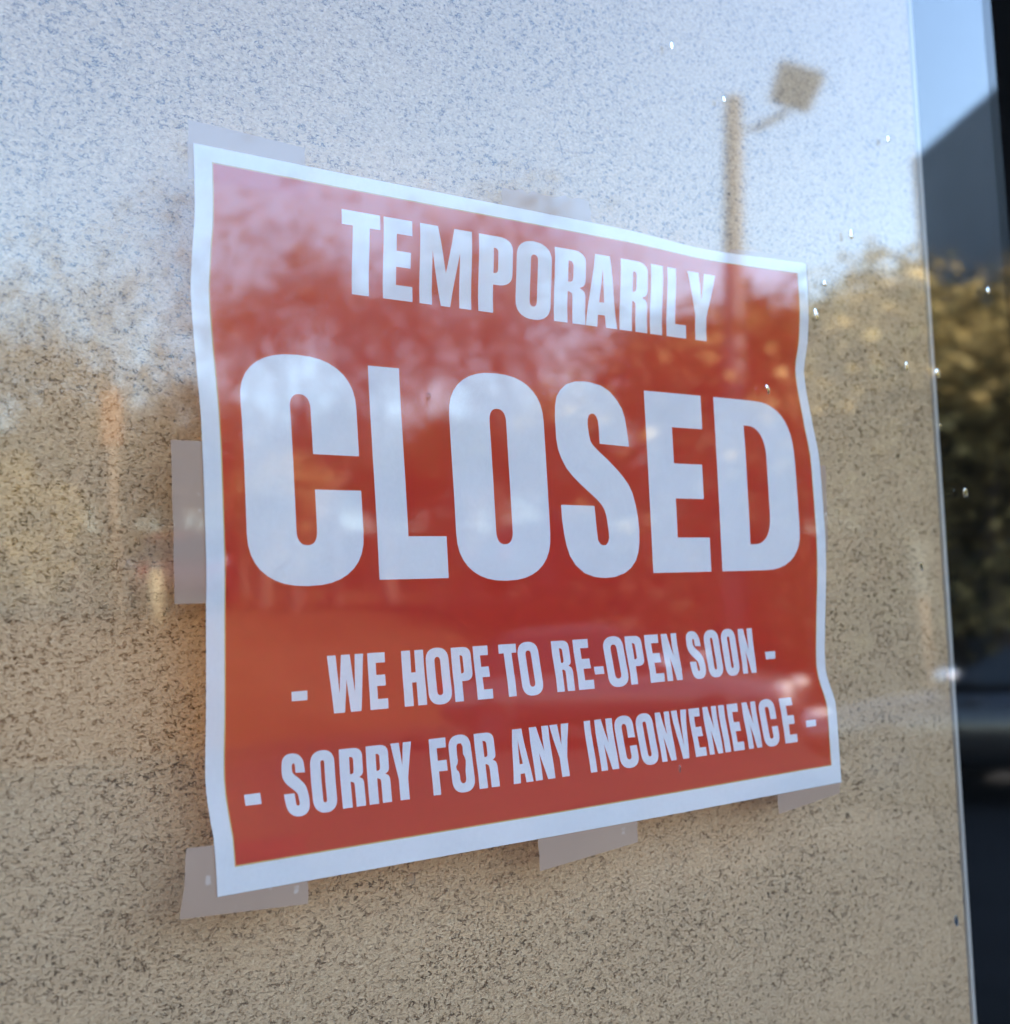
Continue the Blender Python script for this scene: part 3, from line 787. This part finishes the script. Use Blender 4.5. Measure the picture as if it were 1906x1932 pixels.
# cars
def make_car(name, paint, label, x, y, z, rz, s=1.0):
    e = empty(name, (x, y, z), rz); e.scale = (s, s, s)
    tag(e, label, 'car', 'cars in the car park')
    L = 4.5
    # side outline of the lower body: (x along, bottom, top, half width)
    st = [(-2.25, .42, .66, .66), (-2.18, .30, .80, .78), (-1.9, .24, .93, .86), (-1.3, .22, .97, .89), (-.4, .22, .95, .90), (.5, .22, .94, .90), (1.0, .22, .92, .89), (1.5, .24, .86, .87), (1.95, .26, .77, .82), (2.2, .32, .66, .74), (2.27, .42, .56, .62)]
    m = MB(); vs = []; n = 10
    for sx, zb, zt, hw in st:
        zm = (zb + zt) / 2
        ring = [(-hw * .86, zb), (-hw, zb + (zt - zb) * .25), (-hw * 1.0, zb + (zt - zb) * .62), (-hw * .94, zb + (zt - zb) * .88), (-hw * .72, zt), (hw * .72, zt), (hw * .94, zb + (zt - zb) * .88), (hw, zb + (zt - zb) * .62), (hw, zb + (zt - zb) * .25), (hw * .86, zb)]
        vs += [(sx, yy, zz) for yy, zz in ring]
    fs = [(i * n + k, (i + 1) * n + k, (i + 1) * n + (k + 1) % n, i * n + (k + 1) % n) for i in range(len(st) - 1) for k in range(n)]
    fs += [tuple(range(n)), tuple((len(st) - 1) * n + k for k in range(n - 1, -1, -1))]
    m.add(vs, fs)
    b = m.build('body', M[paint], e, smooth=True); sm_ = b.modifiers.new('sub', 'SUBSURF'); sm_.levels = 1; sm_.render_levels = 2
    # cabin: glass house and roof
    def cab(pts, nm, mat, inset=0, sub=True):
        m = MB(); vs = []
        for sx, zz, hw in pts: vs += [(sx, -hw, zz), (sx, hw, zz)]
        k = len(pts)
        fs = [(2 * i, 2 * i + 1, 2 * ((i + 1) % k) + 1, 2 * ((i + 1) % k)) for i in range(k)]
        fs += [tuple(2 * i for i in range(k)), tuple(2 * i + 1 for i in range(k - 1, -1, -1))]
        m.add(vs, fs)
        return m.build(nm, mat, e, bevel=.04)
    cab([(-1.95, .90, .76), (-1.35, 1.40, .60), (.10, 1.43, .60), (1.02, .90, .76)], 'window_glass', M['tint'])
    cab([(-1.45, 1.385, .585), (-1.1, 1.46, .56), (-.3, 1.485, .56), (.05, 1.455, .57), (.15, 1.40, .59)], 'roof', M[paint])
    for sx in (-1.42, 1.38):
        for sy in (-1, 1):
            m = MB()
            prof = [(.20, .30), (.30, .32), (.325, .27), (.325, .13), (.30, .09), (.2, .09)]
            vs = [(math.cos(2 * math.pi * k / 20) * r_, o_, math.sin(2 * math.pi * k / 20) * r_) for r_, o_ in prof for k in range(20)]
            fs = [(i * 20 + k, i * 20 + (k + 1) % 20, (i + 1) * 20 + (k + 1) % 20, (i + 1) * 20 + k) for i in range(len(prof) - 1) for k in range(20)]
            m.add(vs, fs)
            wh = m.build('wheel', M['rubber'], e, loc=(sx, sy * .62 - (0 if sy > 0 else 0), .325), smooth=True)
            if sy < 0: wh.rotation_euler = (0, 0, math.pi)
            m = MB()
            for k in range(5):
                a = 2 * math.pi * k / 5
                m.tube([(0, .26, 0), (math.cos(a) * .2, .28, math.sin(a) * .2)], [.05, .04], 6)
            m.tube([(0, .2, 0), (0, .27, 0)], [.205, .205], 20)
            m.build('rim', M['rim'], wh)
    for sy in (-1, 1):
        m = MB(); m.box(2.02, 2.2, sy * .56 - .14, sy * .56 + .14, .58, .71); m.build('headlight', M['lamp'], e, bevel=.03)
        m = MB(); m.box(-2.235, -2.1, sy * .60 - .13, sy * .60 + .13, .66, .84); m.build('tail_light', M['tail'], e, bevel=.03)
        # rounded chrome shell on the door, added to throw a sun glint
        m = MB(); k1, k2 = 16, 10
        vs = [(.8 + .10 * math.cos(math.pi * j / k2), sy * .96 + .12 * math.sin(math.pi * j / k2) * math.cos(2 * math.pi * i / k1), 1.0 + .085 * math.sin(math.pi * j / k2) * math.sin(2 * math.pi * i / k1)) for j in range(k2 + 1) for i in range(k1)]
        fs = [(j * k1 + i, j * k1 + (i + 1) % k1, (j + 1) * k1 + (i + 1) % k1, (j + 1) * k1 + i) for j in range(k2) for i in range(k1)]
        m.add(vs, fs); m.build('glint_mirror', M['chrome'], e, smooth=True)
    return e
p = at(56.6, 11.0, z=0) + Vector((1.07, .63, 0)); make_car('parked_car', 'darkcar', 'charcoal saloon with chrome mirrors added for a sun glint parked nearest the shop window', p.x, p.y, -.13, R(260))
p = at(43.5, 17.2, z=0); make_car('parked_car', 'grey_paint', 'mid grey saloon parked behind the nearest charcoal one', p.x, p.y, -.13, R(60))
p = at(25.3, 27.5, z=0); make_car('parked_car', 'red', 'red saloon standing on the upper road', p.x, p.y, gz(0, -26.5) + .05, R(-66))
p = at(42.0, 27, z=0); make_car('parked_car', 'darkcar', 'charcoal saloon standing on the upper road', p.x, p.y, gz(0, -26.5) + .05, R(5))

# small posts that catch the sun
def post(name, az, d, z0, z1, r_, mat, label, cat):
    p = at(az, d, z=z0)
    e = empty(name, p); tag(e, label, cat)
    m = MB(); m.tube([(0, 0, -.3), (0, 0, z1 - z0 - .06)], [r_, r_], 12); m.build('post', M[mat], e, smooth=True)
    m = MB(); m.tube([(0, 0, z1 - z0 - .059), (0, 0, z1 - z0), (0, 0, z1 - z0 + .03)], [r_ * 1.12, r_ * 1.12, r_ * .5], 12); m.build('cap', M['lampgrey'], e, smooth=True)
p = at(24.3, 23.4, z=0); post('bollard', 24.3, 23.4, gz(p.x, p.y), 2.65, .13, 'cream', 'cream bollard on the bank below the red saloon', 'bollard')
p = at(22.8, 22.5, z=gz(8.5, -20.7)); e = empty('streak_post', p, R(22)); tag(e, 'made-up timber post with an amber board standing in for a sunlit patch', 'post')
m = MB(); m.tube([(0, 0, -.3), (0, 0, 5.4 - p.z)], [.05, .045], 10); m.build('post', M['timber'], e, smooth=True)
m = MB(); m.box(-.16, .16, .055, .085, 4.55 - p.z, 5.45 - p.z); m.build('board', M['amber'], e, bevel=.006)  # board and its colour are made up, standing in for a sunlit patch
p = at(55.9, 19, z=-.13); e = empty('streak_post', p, R(56)); tag(e, 'dark post with a pale board behind the nearest charcoal saloon', 'post')
m = MB(); m.tube([(0, 0, -.1), (0, 0, 2.3)], [.045, .04], 10); m.build('post', M['timber'], e, smooth=True)
m = MB(); m.box(-.12, .12, .05, .075, 1.62, 2.38); m.build('board', M['cream'], e, bevel=.006)

# timber fence along the right of the lot
f0, f1 = at(60, 17, z=-.13), at(68, 17.5, z=-.13)
fe = empty('timber_fence', f0); tag(fe, 'brown board fence at the right hand end of the car park', 'fence')
fd = (f1 - f0); fe.rotation_euler = (0, 0, math.atan2(fd.y, fd.x)); FL = fd.length
m = MB()
k = 0.0
while k < FL:
    m.box(k, k + .135, -.012, .012, .05, 1.45 + .03 * rnd.random()); k += .15
m.build('boards', M['timber'], fe)
for i in range(3):
    m = MB(); m.box(i * FL / 2 - .05, i * FL / 2 + .05, -.115, -.0125, -.2, 1.4); m.build('post', M['timber'], fe)
for z in (.3, 1.15):
    m = MB(); m.box(0.06, FL - .06, -.05, -.0125, z, z + .09); m.build('rail', M['timber'], fe)
